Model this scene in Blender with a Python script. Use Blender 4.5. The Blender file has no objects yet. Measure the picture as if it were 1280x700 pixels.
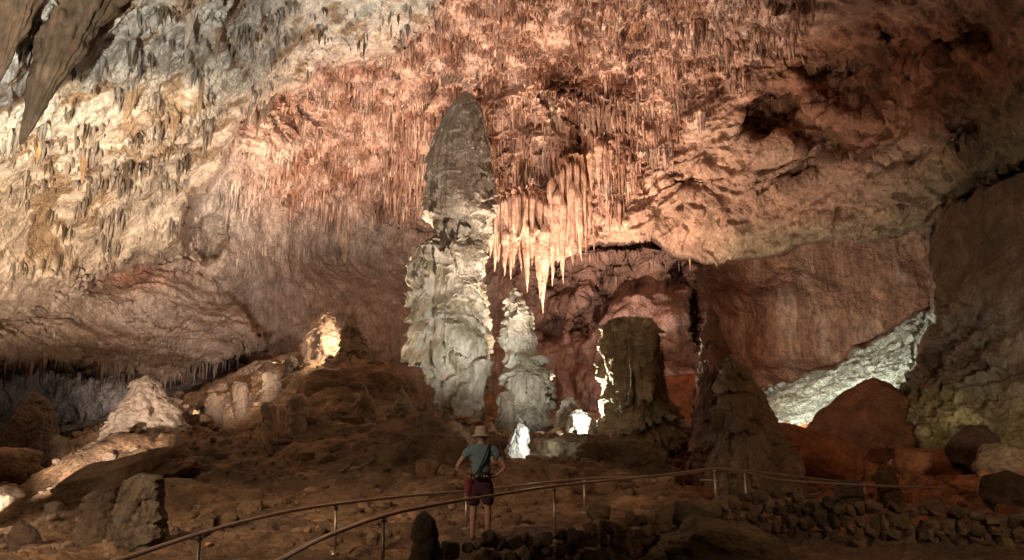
import bpy, bmesh, math, random
import numpy as np
from mathutils import Vector
from mathutils import noise as mnoise

random.seed(7); RNG = np.random.RandomState(11)
scene = bpy.context.scene
COL = scene.collection
R = math.radians

# ------------------------------------------------------------------ camera
F = 914.0; PITCH = R(10.0); CZ = 2.0
cam_d = bpy.data.cameras.new("camera"); cam = bpy.data.objects.new("camera", cam_d); COL.objects.link(cam)
cam.location = (0, 0, CZ); cam.rotation_euler = (R(90) + PITCH, 0, 0)
cam_d.sensor_width = 36.0; cam_d.lens = 36.0 * F / 1280.0
cam_d.clip_start = 0.1; cam_d.clip_end = 400
scene.camera = cam
SP, CP = math.sin(PITCH), math.cos(PITCH)

def ray(px, py):
    """slope pair (x/y, z/y) of the sight line through a pixel of the 1280 wide photo"""
    a = (px - 640.0) / F; b = (350.0 - py) / F
    dy = CP - b * SP; dz = SP + b * CP
    return a / dy, dz / dy
def P(px, py, Y):
    u, w = ray(px, py)
    return Vector((u * Y, Y, CZ + w * Y))
def pix(u, w):
    """inverse of ray, arrays"""
    # direction (u,1,w): forward comp = CP + w*SP ; up comp = -SP + w*CP
    f = CP + w * SP
    return 640 + F * u / f, 350 - F * (w * CP - SP) / f

# ------------------------------------------------------------------ world, exposure
wd = bpy.data.worlds.new("World"); scene.world = wd; wd.use_nodes = True
bg = wd.node_tree.nodes["Background"]
bg.inputs[0].default_value = (0.62, 0.42, 0.30, 1); bg.inputs[1].default_value = 0.02
scene.view_settings.view_transform = 'Standard'; scene.view_settings.look = 'None'
scene.view_settings.exposure = 0.0; scene.view_settings.gamma = 1.0
scene.cycles.use_denoising = True
scene.cycles.max_bounces = 5; scene.cycles.diffuse_bounces = 4; scene.cycles.glossy_bounces = 2
scene.cycles.sample_clamp_indirect = 4.0

# ------------------------------------------------------------------ cave floodlights, with added front fills
def lamp(name, at, to, power, col, size=100, blend=0.6, rad=0.15, kind='SPOT'):
    L = bpy.data.lights.new(name, kind); o = bpy.data.objects.new(name, L); COL.objects.link(o)
    L.energy = power; L.color = col; L.shadow_soft_size = rad
    if kind == 'SPOT':
        L.spot_size = R(size); L.spot_blend = blend
    o.location = at
    if to is not None:
        d = Vector(to) - Vector(at); o.rotation_euler = d.to_track_quat('-Z', 'Y').to_euler()
    return o
WARM = (1.0, 0.62, 0.40); PEACH = (1.0, 0.72, 0.50); COOL = (1.0, 0.96, 0.87); NEUT = (1.0, 0.9, 0.78)
def LG(px, Y, z):
    """lamp spot: bearing of a pixel column, distance, height above datum"""
    return Vector((ray(px, 500)[0]*Y, Y, z))
# centre: warm uplights hidden behind the near mound, raking the red ceiling and the hanging cluster
lamp("light_center", LG(703, 37.3, 1.6), P(705, 215, 44), 25000, (1.0, 0.73, 0.56), 110, 1.0)
lamp("light_center_left", LG(452, 39, 5.6), P(470, 120, 42), 14500, (1.0, 0.74, 0.58), 120, 0.9)
lamp("light_ceiling_right", LG(1050, 35, 1.6), P(910, 190, 38), 3600, (1.0, 0.74, 0.58), 112, 1.0)
lamp("light_ceiling_top", LG(640, 29, 2.0), P(660, 20, 37), 12800, (1.0, 0.75, 0.60), 90, 1.0)
lamp("light_backwall", LG(800, 41, 1.6), P(740, 400, 55), 1681, (1.0, 0.74, 0.62), 130, 1.0)
lamp("light_backwall_left", LG(330, 37, 4.2), P(350, 330, 50), 6500, (1.0, 0.88, 0.80), 140, 1.0)
lamp("light_left", LG(-130, 15, .2), P(95, 190, 33), 40000, (1.0, 0.78, 0.56), 50, 0.7)
lamp("light_slab", (-6, 3, 1.2), P(280, 5, 26), 34000, (1.0, 0.95, 0.86), 46, 0.6)
lamp("light_lowleft", LG(300, 27, 2.2), P(270, 365, 46), 4200, (1.0, 0.80, 0.68), 62, 0.9)
lamp("light_dome", LG(628, 29.5, 1.9), P(560, 370, 38), 2300, COOL, 62, 1.0)
lamp("light_dome_front", LG(545, 24, 2.7), P(560, 370, 38), 1000, COOL, 44, 1.0)
lamp("light_dome_top", (-5, 2, 1.5), P(575, 230, 38), 1741, NEUT, 26, 1.0)
lamp("light_twin", LG(672, 30, 1.6), P(655, 450, 36), 813, COOL, 70, 0.9)
lamp("light_column", LG(730, 26.6, 1.4), P(758, 470, 26), 5200, (1.0, 0.98, 0.85), 120, 0.6, rad=.35)
lamp("light_hot_a", LG(662, 20.7, 1.25), None, 50, (0.98, 1, 0.95), kind="POINT", rad=.03)
lamp("light_hot_b", LG(731, 30.4, 1.6), None, 190, (1, 1, 0.95), kind="POINT", rad=.25)
lamp("light_hot_c", LG(421, 34.5, 5.2), None, 420, (1, .80, .6), kind="POINT", rad=.08)
lamp("light_hot_d", LG(236, 29.3, 1.5), None, 77, (1, .74, .48), kind='POINT', rad=.1)
lamp("light_hot_e", LG(-8, 15.5, .2), None, 50, (1, .8, .6), kind="POINT", rad=.2)
lamp("light_slope", LG(940, 38.5, 1.9), P(1105, 420, 50), 11000, (0.92, 1.0, 0.86), 76, 1.0)
lamp("light_redwall", LG(905, 45, 3.2), P(1020, 380, 56), 600, (1.0, 0.60, 0.38), 110, 1.0)
lamp("light_right", LG(1186, 23.6, .9), P(1240, 470, 27), 110, (0.95, 0.9, 0.62), 130, 1.0)
lamp("light_near_right", (10, 12, 1.5), P(1200, 420, 28), 1900, (1.0, 0.88, 0.68), 60, 1.0)
lamp("light_recess", LG(150, 38, 2.3), P(90, 480, 43), 110, (1.0, 0.97, 0.95), 120, 1.0)
lamp("light_hill", LG(-10, 17, .5), P(170, 545, 25), 4200, (1.0, 0.80, 0.66), 44, 0.8)
lamp("light_fill_left", (-9, 1, 7.0), P(430, 550, 25), 8400, (1.0, 0.71, 0.48), 84, 1.0, rad=.4)  # added soft fill from the camera side, brightens the brown slopes
lamp("light_fill_right", (9, 3, 6.5), P(960, 590, 20), 1500, (1.0, 0.62, 0.38), 80, 1.0, rad=.4)  # added fill for the right foreground, not a cave fixture

# ------------------------------------------------------------------ numpy noise
_perm = np.arange(256); RNG.shuffle(_perm); _perm = np.concatenate([_perm, _perm, _perm])
_grad = RNG.normal(size=(256, 3)); _grad /= np.linalg.norm(_grad, axis=1)[:, None]
def perlin(x, y, z):
    xi = np.floor(x).astype(int); yi = np.floor(y).astype(int); zi = np.floor(z).astype(int)
    xf = x - xi; yf = y - yi; zf = z - zi
    xi &= 255; yi &= 255; zi &= 255
    u = xf**3*(xf*(xf*6-15)+10); v = yf**3*(yf*(yf*6-15)+10); w = zf**3*(zf*(zf*6-15)+10)
    def g(dx, dy, dz):
        h = _perm[_perm[_perm[xi+dx]+yi+dy]+zi+dz]
        gg = _grad[h]
        return gg[..., 0]*(xf-dx) + gg[..., 1]*(yf-dy) + gg[..., 2]*(zf-dz)
    x00 = g(0,0,0)*(1-u)+g(1,0,0)*u; x10 = g(0,1,0)*(1-u)+g(1,1,0)*u
    x01 = g(0,0,1)*(1-u)+g(1,0,1)*u; x11 = g(0,1,1)*(1-u)+g(1,1,1)*u
    return ((x00*(1-v)+x10*v)*(1-w) + (x01*(1-v)+x11*v)*w) * 1.6
def fbm(x, y, z, oct=4, f=1.0, gain=.5, off=0.0):
    s = 0; a = 1; t = 0
    for i in range(oct):
        s = s + a*perlin(x*f+off+i*7.3, y*f+off*1.7+i*3.1, z*f-off+i*5.7); t += a; a *= gain; f *= 2.07
    return s/t*1.5
def ridged(x, y, z, oct=4, f=1.0, off=0.0):
    s = 0; a = 1; t = 0
    for i in range(oct):
        s = s + a*(1-2*np.abs(perlin(x*f+off+i*7.3, y*f+off*1.7+i*3.1, z*f-off+i*5.7))); t += a; a *= .5; f *= 2.07
    return s/t
def sstep(a, b, x):
    t = np.clip((x-a)/(b-a), 0, 1); return t*t*(3-2*t)

class RBF:
    """smooth surface through scattered control values (linear kernel + plane)"""
    def __init__(s, pts, vals, sm=1e-3):
        p = np.array(pts, float); s.sc = p.std(0)+1e-9; s.m = p.mean(0); p = (p-s.m)/s.sc; s.p = p
        n = len(p); d = np.linalg.norm(p[:, None]-p[None], axis=2)
        K = np.sqrt(d*d+.02)*-1 + np.eye(n)*-sm
        Q = np.hstack([np.ones((n, 1)), p]); A = np.zeros((n+3, n+3))
        A[:n, :n] = K; A[:n, n:] = Q; A[n:, :n] = Q.T
        b = np.zeros(n+3); b[:n] = vals; s.w = np.linalg.solve(A, b)
    def __call__(s, x, y):
        sh = x.shape; q = (np.stack([x.ravel(), y.ravel()], 1)-s.m)/s.sc
        r = s.w[len(s.p)] + q@s.w[len(s.p)+1:]
        for i, c in enumerate(s.p):
            d2 = ((q-c)**2).sum(1); r = r - s.w[i]*np.sqrt(d2+.02)
        return r.reshape(sh)

def poly_sd(poly, X, Y):
    """signed distance to a polygon, positive inside"""
    p = np.array(poly, float); n = len(p)
    d = np.full(X.shape, 1e18); ins = np.zeros(X.shape, bool)
    for i in range(n):
        a = p[i]; b = p[(i+1) % n]; e = b-a
        t = np.clip(((X-a[0])*e[0]+(Y-a[1])*e[1])/(e@e+1e-9), 0, 1)
        d = np.minimum(d, (X-a[0]-t*e[0])**2+(Y-a[1]-t*e[1])**2)
        c = (a[1] > Y) != (b[1] > Y)
        with np.errstate(divide='ignore', invalid='ignore'):
            xx = a[0]+(Y-a[1])/(e[1] if e[1] != 0 else 1e-9)*e[0]
        ins ^= c & (X < xx)
    d = np.sqrt(d); return np.where(ins, d, -d)

# ------------------------------------------------------------------ mesh helpers
def mesh_obj(name, verts, faces, mat, parent=None, tint=None, smooth=True):
    me = bpy.data.meshes.new(name)
    verts = np.asarray(verts, dtype=np.float32)
    if isinstance(faces, np.ndarray):
        k = faces.shape[1]; nf = len(faces)
        me.vertices.add(len(verts)); me.vertices.foreach_set("co", verts.ravel())
        me.loops.add(nf*k); me.loops.foreach_set("vertex_index", faces.astype(np.int32).ravel())
        me.polygons.add(nf); me.polygons.foreach_set("loop_start", np.arange(0, nf*k, k, dtype=np.int32))
        me.update(calc_edges=True)
    else:
        me.from_pydata([tuple(map(float, v)) for v in verts], [], faces); me.update()
    me.polygons.foreach_set("use_smooth", [smooth]*len(me.polygons))
    if tint is not None:
        ca = me.color_attributes.new("tint", 'FLOAT_COLOR', 'POINT')
        t = np.ones((len(verts), 4), np.float32); t[:, :3] = tint
        ca.data.foreach_set("color", t.ravel())
    me.materials.append(mat)
    o = bpy.data.objects.new(name, me); COL.objects.link(o)
    if parent is not None: o.parent = parent
    return o
def tag(o, label=None, cat=None, group=None, kind=None):
    if label: o["label"] = label
    if cat: o["category"] = cat
    if group: o["group"] = group
    if kind: o["kind"] = kind
    return o
def empty(name, loc):
    o = bpy.data.objects.new(name, None); COL.objects.link(o); o.location = loc; return o
def grid_faces(nr, nc, wrap=False):
    i = np.arange(nr-1)[:, None]; j = np.arange(nc if wrap else nc-1)[None, :]
    a = i*nc+j; b = i*nc+(j+1) % nc; c = (i+1)*nc+(j+1) % nc; d = (i+1)*nc+j
    return np.stack([a, b, c, d], -1).reshape(-1, 4)

# ------------------------------------------------------------------ materials
def rock_mat(name, var=.45, bump=.6, fine=6.0, streak=0.0, rough=.8, stain=(.10, .05, .025), stain_amt=.35, base=None, spec=.25, speck=.0):
    m = bpy.data.materials.new(name); m.use_nodes = True; nt = m.node_tree; N = nt.nodes; L = nt.links
    bs = N["Principled BSDF"]; bs.inputs["Roughness"].default_value = rough
    bs.inputs["Specular IOR Level"].default_value = spec
    tc = N.new("ShaderNodeTexCoord")
    def noi(scale, det=6, sz=1.0, rough_=.6, w=0):
        mp = N.new("ShaderNodeMapping"); mp.inputs["Scale"].default_value = (1, 1, sz); mp.inputs["Location"].default_value = (w, w*2, w)
        n = N.new("ShaderNodeTexNoise"); n.inputs["Scale"].default_value = scale; n.inputs["Detail"].default_value = det; n.inputs["Roughness"].default_value = rough_
        L.new(tc.outputs["Object"], mp.inputs[0]); L.new(mp.outputs[0], n.inputs["Vector"]); return n.outputs[0]
    def ramp(src, a, b, ca=(0, 0, 0, 1), cb=(1, 1, 1, 1)):
        r = N.new("ShaderNodeValToRGB"); r.color_ramp.elements[0].position = a; r.color_ramp.elements[1].position = b
        r.color_ramp.elements[0].color = ca; r.color_ramp.elements[1].color = cb; L.new(src, r.inputs[0]); return r.outputs[0]
    def mix(a, b, fac, mode='MIX'):
        x = N.new("ShaderNodeMix"); x.data_type = 'RGBA'; x.blend_type = mode
        for s, v in ((x.inputs[0], fac), (x.inputs[6], a), (x.inputs[7], b)):
            if hasattr(v, "links"): L.new(v, s)
            else: s.default_value = v
        return x.outputs[2]
    if base is None:
        at = N.new("ShaderNodeAttribute"); at.attribute_name = "tint"; c = at.outputs["Color"]
    else:
        rg = N.new("ShaderNodeRGB"); rg.outputs[0].default_value = (*base, 1); c = rg.outputs[0]
    lo = 1-var; hi = 1+var
    v1 = ramp(noi(fine*.16, 8), .32, .68, (lo, lo, lo, 1), (hi, hi, hi, 1)); c = mix(c, v1, 1.0, 'MULTIPLY')
    v2 = ramp(noi(fine*1.3, 6, .35 if streak else 1, w=4), .3, .7, (lo, lo*.95, lo*.9, 1), (hi, hi, hi, 1)); c = mix(c, v2, .8, 'MULTIPLY')
    if streak:
        v3 = ramp(noi(fine*.9, 5, .08, w=9), .35, .65, (1-streak, 1-streak*1.1, 1-streak*1.2, 1), (1+streak*.5, 1+streak*.5, 1+streak*.5, 1))
        c = mix(c, v3, 1.0, 'MULTIPLY')
    st = ramp(noi(fine*.3, 9, .5, .7, w=13), .53, .66)
    sm = N.new("ShaderNodeMath"); sm.operation = 'MULTIPLY'; L.new(st, sm.inputs[0]); sm.inputs[1].default_value = stain_amt
    c = mix(c, (*stain, 1), sm.outputs[0])
    if speck:
        sk = ramp(noi(fine*5, 3, 1, .6, w=21), .58, .66); s2 = N.new("ShaderNodeMath"); s2.operation = 'MULTIPLY'; L.new(sk, s2.inputs[0]); s2.inputs[1].default_value = speck
        c = mix(c, (*[x*.6 for x in stain], 1), s2.outputs[0])
    L.new(c, bs.inputs["Base Color"])
    h1 = noi(fine*.8, 10, .6 if streak else 1, .68, w=2)
    vo = N.new("ShaderNodeTexVoronoi"); vo.inputs["Scale"].default_value = fine*1.6; L.new(tc.outputs["Object"], vo.inputs["Vector"])
    ad = N.new("ShaderNodeMath"); ad.operation = 'MULTIPLY_ADD'; L.new(vo.outputs["Distance"], ad.inputs[0]); ad.inputs[1].default_value = -.25; L.new(h1, ad.inputs[2])
    bp = N.new("ShaderNodeBump"); bp.inputs["Strength"].default_value = bump; bp.inputs["Distance"].default_value = 1.2/fine
    L.new(ad.outputs[0], bp.inputs["Height"]); L.new(bp.outputs[0], bs.inputs["Normal"])
    return m
def plain_mat(name, col, rough=.6, metal=0, bump=0, scale=30):
    m = bpy.data.materials.new(name); m.use_nodes = True; nt = m.node_tree; N = nt.nodes; L = nt.links; bs = N["Principled BSDF"]
    n = N.new("ShaderNodeTexNoise"); n.inputs["Scale"].default_value = scale; n.inputs["Detail"].default_value = 5
    r = N.new("ShaderNodeValToRGB"); r.color_ramp.elements[0].position = .3; r.color_ramp.elements[1].position = .7
    r.color_ramp.elements[0].color = (*[c*.7 for c in col], 1); r.color_ramp.elements[1].color = (*[min(1, c*1.25) for c in col], 1)
    tc = N.new("ShaderNodeTexCoord"); L.new(tc.outputs["Object"], n.inputs["Vector"])
    L.new(n.outputs[0], r.inputs[0]); L.new(r.outputs[0], bs.inputs["Base Color"])
    bs.inputs["Roughness"].default_value = rough; bs.inputs["Metallic"].default_value = metal
    if bump:
        b = N.new("ShaderNodeBump"); b.inputs["Strength"].default_value = bump; b.inputs["Distance"].default_value = .01; L.new(n.outputs[0], b.inputs["Height"]); L.new(b.outputs[0], bs.inputs["Normal"])
    return m
M_SHELL = rock_mat("cave_rock", var=.32, bump=.95, fine=4.0, streak=.2, stain=(.12, .055, .03), stain_amt=.45, speck=.5)
M_GROUND = rock_mat("cave_floor", var=.4, bump=.9, fine=6.0, stain=(.05, .028, .015), stain_amt=.5, speck=.4)
M_DOME = rock_mat("flowstone", var=.22, bump=.7, fine=5.0, streak=.18, stain=(.13, .10, .05), stain_amt=.4, rough=.6, spec=.4, speck=.3)
M_DRIP = rock_mat("stalactite_stone", var=.3, bump=.5, fine=5.0, streak=.3, stain=(.20, .08, .035), stain_amt=.3)
M_BOULDER = rock_mat("boulder_stone", var=.35, bump=.8, fine=5.0, stain=(.05, .025, .015), stain_amt=.5, speck=.3)

# ------------------------------------------------------------------ cave shell (walls and ceiling)
# depth (metres along y) at control points; three rock masses overlap one another
base_pts = [ # px, py, Y : far wall and central ceiling
 (420,0,36),(560,0,36),(700,0,36),(850,0,35),(1000,0,33),(1150,0,30),(1280,0,27),
 (420,120,46),(560,120,45),(700,120,44),(850,120,43),(330,180,43),(480,230,56),(700,230,50),(600,300,60),
 (300,260,46),(400,330,54),(500,400,54),(300,330,46),(200,390,46),(300,400,48),(100,380,42),(0,400,38),(420,420,50),(250,450,47),
 (0,450,38),(60,470,40),(100,520,41),(0,540,40),(170,500,41),(250,520,42),(350,500,48),
 (620,400,58),(700,350,56),(720,420,54),(800,350,54),(850,400,50),(660,500,56),(740,500,52),(860,500,46),
 (900,350,55),(1000,330,57),(1100,330,55),(1160,300,54),(950,450,54),(1050,430,56),(1150,400,54),(1280,400,50),
 (900,560,50),(1100,560,50),(1280,560,45),(560,560,56),(300,600,45),(0,640,38),
 (-400,0,20),(-400,400,26),(-400,700,22),(1700,0,20),(1700,400,24),(1700,700,20),(640,-500,18),(100,-500,14),(1200,-500,16),(640,900,50),
 (-1200,200,10),(2400,200,10)]
left_pts = [(0,0,17),(100,0,20),(260,0,24),(400,0,30),(545,0,34),(0,120,21),(150,110,26),(300,120,32),(400,75,34),(0,210,27),(120,210,31),
 (260,210,37),(0,300,31),(120,300,35),(230,290,39),(0,390,34),(100,350,37),(-300,0,11),(-300,390,20),(640,-200,26),(100,-400,12),(-900,0,7),(-900,400,10)]
right_pts = [(620,0,36),(700,100,42),(700,200,44),(720,290,45),(800,290,44),(800,200,43),(900,200,40),(900,320,44),(1000,300,41),(1060,290,39),(1000,200,37),(1000,60,34),
 (1100,270,37),(1160,270,35),(1160,150,31),(1160,0,27),(1280,200,29),(1280,60,26),(1280,0,24),(1600,0,17),(1600,300,20),(1200,-400,14),(700,-400,17),(2200,0,9)]
lip = [(1165,283),(1120,290),(1070,301),(1058,293),(1000,305),(950,321),(900,328),(870,326),(835,314),(815,300),(770,298),(735,308),(715,318),(700,325),(665,318),(640,308),(600,300),(560,290),(480,270),(400,250),(300,240),(100,240),(100,-1500),(3000,-1500),(3000,200),(1290,200),(1230,232),(1190,258)]
leftmass = [(548,0),(535,16),(520,30),(500,50),(488,66),(440,73),(400,80),(375,98),(350,112),(335,124),(318,132),(300,150),(288,178),(274,212),(262,236),(238,252),(230,285),(222,305),(196,318),(165,320),(150,335),(120,338),(95,362),(60,380),(25,392),(0,402),(-300,440),(-3000,600),(-3000,-2000),(700,-2000),(600,-300)]
nearright = [(1166,405),(1166,350),(1160,300),(1163,283),(1178,262),(1225,236),(1290,205),(1700,60),(4000,0),(4000,1500),(1130,1500),(1138,560),(1144,480),(1150,430)]
nearright_pts = [(1165,290,33),(1165,400,31),(1150,480,29),(1140,560,28),(1220,260,30),(1220,400,28),(1280,220,27),(1280,400,25),(1280,560,22),(1600,200,17),(1600,560,15),(1300,700,19),(1160,700,24),(2200,400,9)]
slope = [(952,489),(985,478),(1000,470),(1035,458),(1058,446),(1068,432),(1090,426),(1112,416),(1132,401),(1150,394),(1175,384),(1250,384),(1250,900),(900,900),(948,520)]
slope_pts = [(955,490,53),(1050,450,52),(1165,385,51),(1000,520,46),(1160,470,40),(1100,520,38),(960,600,32),(1160,600,24)]
lowleft = [(-50,476),(0,462),(22,470),(48,456),(80,468),(104,458),(130,474),(150,466),(176,484),(205,480),(235,468),(262,458),(300,450),(330,436),(315,400),(250,335),(120,325),(0,350),(-100,360),(-3000,400),(-3000,560)]
lowleft_pts = [(0,400,34),(100,372,37.5),(0,460,32),(100,450,34),(200,400,41),(200,465,36),(300,440,42),(-400,450,18),(260,400,43)]

def logfield(pts):
    a = np.array(pts, float); return RBF(a[:, :2]*(1.0, 1.3), np.log(a[:, 2]))
def axis(lo, a, b, hi, step, grow=1.09):
    s = list(np.arange(a, b, step)); r = []; x = s[-1]; d = step
    while x < hi: d *= grow; x += d; r.append(x)
    l = []; x = s[0]; d = step
    while x > lo: d *= grow; x -= d; l.append(x)
    return np.array(l[::-1]+s+r)
SH_STEP = 1.35
us = axis(-2.2, -.78, .78, 2.2, SH_STEP/F)
ws = axis(-.45, -.16, .62, 2.6, SH_STEP/F)
U, W = np.meshgrid(us, ws)
PX, PY = pix(U, W)
nz = np.zeros_like(U)
jag = fbm(PX, PY, nz, 4, 1/38.)*9 + fbm(PX, PY*.5, nz, 3, 1/9., off=5)*3
jag = jag*(1-.45*sstep(820, 900, PX))
def mask(poly, wdt=4, j=1.0): return sstep(-wdt, wdt, poly_sd(poly, PX, PY) + jag*j)
D = np.exp(logfield(base_pts)(PX, PY*1.3))
m_r = mask(lip, 4, .8)
# right ceiling meets the central one without a step at its upper left
open_edge = sstep(440, 640, PX)
DR = np.exp(logfield(right_pts)(PX, PY*1.3))
D = D + (DR-D)*m_r*open_edge
DLow = np.exp(logfield(lowleft_pts)(PX, PY*1.3)); m_low = mask(lowleft, 6, 1.3); D = D + (DLow-D)*m_low
DL = np.exp(logfield(left_pts)(PX, PY*1.3)); m_l = mask(leftmass, 9, 1.3); D = D + (DL-D)*m_l
DS = np.exp(logfield(slope_pts)(PX, PY*1.3)); m_s = mask(slope, 3, 1.3); D = D + (DS-D)*m_s
DN = np.exp(logfield(nearright_pts)(PX, PY*1.3)); m_n = mask(nearright, 6, 1.6); D = D + (DN-D)*m_n
# hollows and pits in the right ceiling
def pit(cx, cy, rx, ry, depth, rot=0, sharp=.25, j=.34):
    global D
    c, s = math.cos(R(rot)), math.sin(R(rot)); x = (PX-cx)*c+(PY-cy)*s; y = -(PX-cx)*s+(PY-cy)*c
    d = np.sqrt((x/rx)**2+(y/ry)**2) + fbm(PX, PY, nz, 3, 1/(rx*.9), off=cx)*j
    D = D + depth*(1-sstep(1-sharp, 1+sharp, d))
pit(962, 142, 46, 26, 3.0, -38, .3); pit(1012, 168, 40, 24, 1.5, 20, .5); pit(1040, 60, 70, 38, 1.4, -10, .6); pit(1085, 100, 60, 36, 1.3, 10, .6)
pit(1110, 40, 9, 8, 1.3, 0, .6); pit(1180, 50, 13, 12, 1.5, 0, .6); pit(1007, 64, 5, 4, 1.0); pit(1036, 88, 7, 5, .9); pit(1064, 93, 7, 5, 1.1); pit(1022, 100, 13, 9, .8, 0, .5); pit(1050, 122, 18, 14, 1.0, 0, .5)
pit(1130, 60, 36, 24, 1.0, 0, .6); pit(1205, 170, 26, 15, .9, -40, .7); pit(1135, 195, 34, 10, .9, -25, .5); pit(1230, 40, 30, 18, 1.2, 0, .6); pit(990, 210, 40, 18, 1.2, -15, .5); pit(1100, 170, 50, 20, .9, -20, .6)
pit(150, 350, 40, 16, 1.3, -15, .8); pit(105, 340, 16, 12, 1.0, 0, .8); pit(255, 300, 22, 30, 2.5, 20, .5)
pit(740, 395, 16, 34, 3.5, 35, .4); pit(770, 350, 30, 26, 3.0, 0, .5); pit(700, 350, 26, 22, 2.4, 0, .5); pit(866, 400, 8, 36, 4, 0, .4); pit(935, 420, 40, 70, 1.5, 0, .6)
pit(690, 410, 14, 20, 3.0, 30, .4); pit(840, 345, 16, 22, 2.5, 0, .5); pit(868, 225, 24, 14, .9, 0, .6)

D = D - 2.0*np.exp(-(((PX-700)/105)**2+((PY-175)/90)**2))*(1-m_l)
X = U*D; Yy = D.copy(); Z = CZ + W*D
def normals(X, Y, Z):
    ax = np.stack([np.gradient(X, axis=1), np.gradient(Y, axis=1), np.gradient(Z, axis=1)], -1)
    ay = np.stack([np.gradient(X, axis=0), np.gradient(Y, axis=0), np.gradient(Z, axis=0)], -1)
    n = np.cross(ax, ay); n /= np.linalg.norm(n, axis=-1, keepdims=True)+1e-9
    return n
Nn = normals(X, Yy, Z)
toC = np.stack([-X, -Yy, CZ-Z], -1); sg = np.sign((Nn*toC).sum(-1)); Nn = Nn*sg[..., None]
# limit where rows run along a step
Nn = Nn*.6 + .4*toC/np.linalg.norm(toC, axis=-1, keepdims=True)
# region weights
drip = (1-m_n)*(1-m_s)
center = sstep(250, 330, PX + (PY-100)*-.15)*(1-sstep(0, 60, PX + PY*.9 - 1050 + 0*PY))*(1-m_l)
center = center*(1-sstep(235, 330, PY - .12*(PX-500) - 20*sstep(600,640,PX)*3 + jag))
topred = center
smoothright = sstep(0, 70, PX + PY*1.0 - 1010)*(1-m_n)*(1-m_l)*m_r
farwall = (1-m_r*open_edge)*(1-m_l)*(1-m_n)*(1-m_s)*(1-m_low)*sstep(230, 320, PY)
d_big = fbm(X, Yy, Z, 5, .16, off=3)*1.1
d_med = ridged(X, Yy, Z, 4, .55, off=8)*.35
flute = ridged(X, Yy, Z*.13, 3, 1.3, off=2)
flute2 = ridged(X, Yy, Z*.10, 3, 2.3, off=6)
ph = Z/1.7 + fbm(X, Yy, Z, 3, .22, off=12)*2.4 + flute2*.28 + flute*.25
tt = ph-np.floor(ph); tier = (1-tt)**1.5*sstep(0, .07, tt)
ph2 = Z/.62 + fbm(X, Yy, Z, 3, .5, off=31)*2.0 + flute2*.35
t2 = ph2-np.floor(ph2); tier2 = (1-t2)**1.3*sstep(0, .1, t2)
clus = sstep(.05, .4, fbm(X, Yy, Z, 3, .28, off=140))
dripw = np.clip(center*(.75+.35*clus) + m_l*(.08+.5*clus) + m_low*.2 + .10, 0, 1.1)*(1-smoothright*.92)*(1-m_n*.8)*(1-m_s)
gD = np.hypot(np.gradient(D, axis=0), np.gradient(D, axis=1)); steep = 1/(1+(gD/.30)**2)
disp = d_big*(.6+.5*(1-smoothright)) + d_med*(.8-.55*smoothright)*(1-farwall*.65*sstep(880, 930, PX))*(1-.35*m_l)*(1-.4*m_low) + dripw*(tier*.85 + tier2*.38 + flute*.32 + flute2*.2)
bp = (Z+.30*X+.1*Yy)/2.1+fbm(X, Yy, Z, 4, .16, off=150)*2.6; bt = bp-np.floor(bp)
bed = (bt**1.3)*(1-sstep(.82, 1, bt))
disp += smoothright*(bed*.5*sstep(-.3, .3, fbm(X, Yy, Z, 2, .12, off=155)+.1) + ridged(X, Yy, Z, 4, .8, off=160)*.22 + np.abs(fbm(X, Yy, Z, 4, .35, off=163))*1.3)
# curved ledges right of the hanging cluster
rr = np.hypot((PX-905), (PY-330)*1.25) + fbm(PX, PY, nz, 3, 1/60.)*22
arcm = np.exp(-(((PX-850)/80)**2+((PY-205)/55)**2))
tr = (rr/17.)-np.floor(rr/17.)
disp += arcm*(tr**1.5*(1-sstep(.7, 1, tr)))*.42
# lumpy slope and near right wall
lump = np.abs(fbm(X, Yy, Z, 5, .8, off=17))
disp += m_s*(1-lump*2)*.5 + m_n*(sstep(330, 450, PY)*(1-lump*2)*.2 + fbm(X, Yy, Z, 4, .3, off=40)*.5)
# swirled boulders of the far wall
disp += farwall*(np.abs(fbm(X, Yy, Z, 4, .16, off=51))*2.6 + ridged(X, Yy, Z*.6, 4, .3, off=57)*.8)*sstep(600, 680, PX)*(1-sstep(860, 900, PX))
disp = disp*(.15+.85*steep)
X2 = X+Nn[..., 0]*disp; Y2 = Yy+Nn[..., 1]*disp; Z2 = Z+Nn[..., 2]*disp

# tint: rock colour by region, with some light and shade painted in
def c3(*c): return np.array(c)[None, None, :]
def lerp(a, b, m): return a+(b-a)*m[..., None]
n1 = fbm(X, Yy, Z, 5, .18, off=70); n2 = fbm(X, Yy, Z*.3, 5, .8, off=77); n3 = fbm(X, Yy, Z, 4, 2.0, off=81)
T = np.zeros(U.shape+(3,)) + c3(.51, .43, .37)
T = lerp(T, c3(.56, .36, .27), np.clip(center+.0, 0, 1)*sstep(-.5, .2, n1+.45))
T = lerp(T, c3(.72, .52, .41), center*sstep(.08, .35, n2)*.85)
T = lerp(T, c3(.33, .17, .105), center*sstep(.05, .35, -n2)*.85)
T = lerp(T, c3(.50, .41, .35), (1-center)*(1-m_l)*(1-m_low)*sstep(500, 440, PX)*sstep(300, 380, PY)*.85)
T = lerp(T, c3(.45, .40, .34), (1-center)*(1-m_l)*np.exp(-(((PX-440)/70)**2+((PY-290)/60)**2))*.7)
fw = farwall*sstep(590, 640, PX)
T = lerp(T, c3(.40, .26, .21), fw)
T = lerp(T, c3(.50, .34, .30), fw*sstep(0, .4, n1)*.6)
T = lerp(T, c3(.40, .20, .13), fw*sstep(860, 920, PX))
vs_ = fbm(X, Yy, Z*.12, 4, .7, off=170)
T = lerp(T, c3(.24, .11, .07), fw*sstep(870, 900, PX)*sstep(.05, .4, vs_)*.6)
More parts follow.
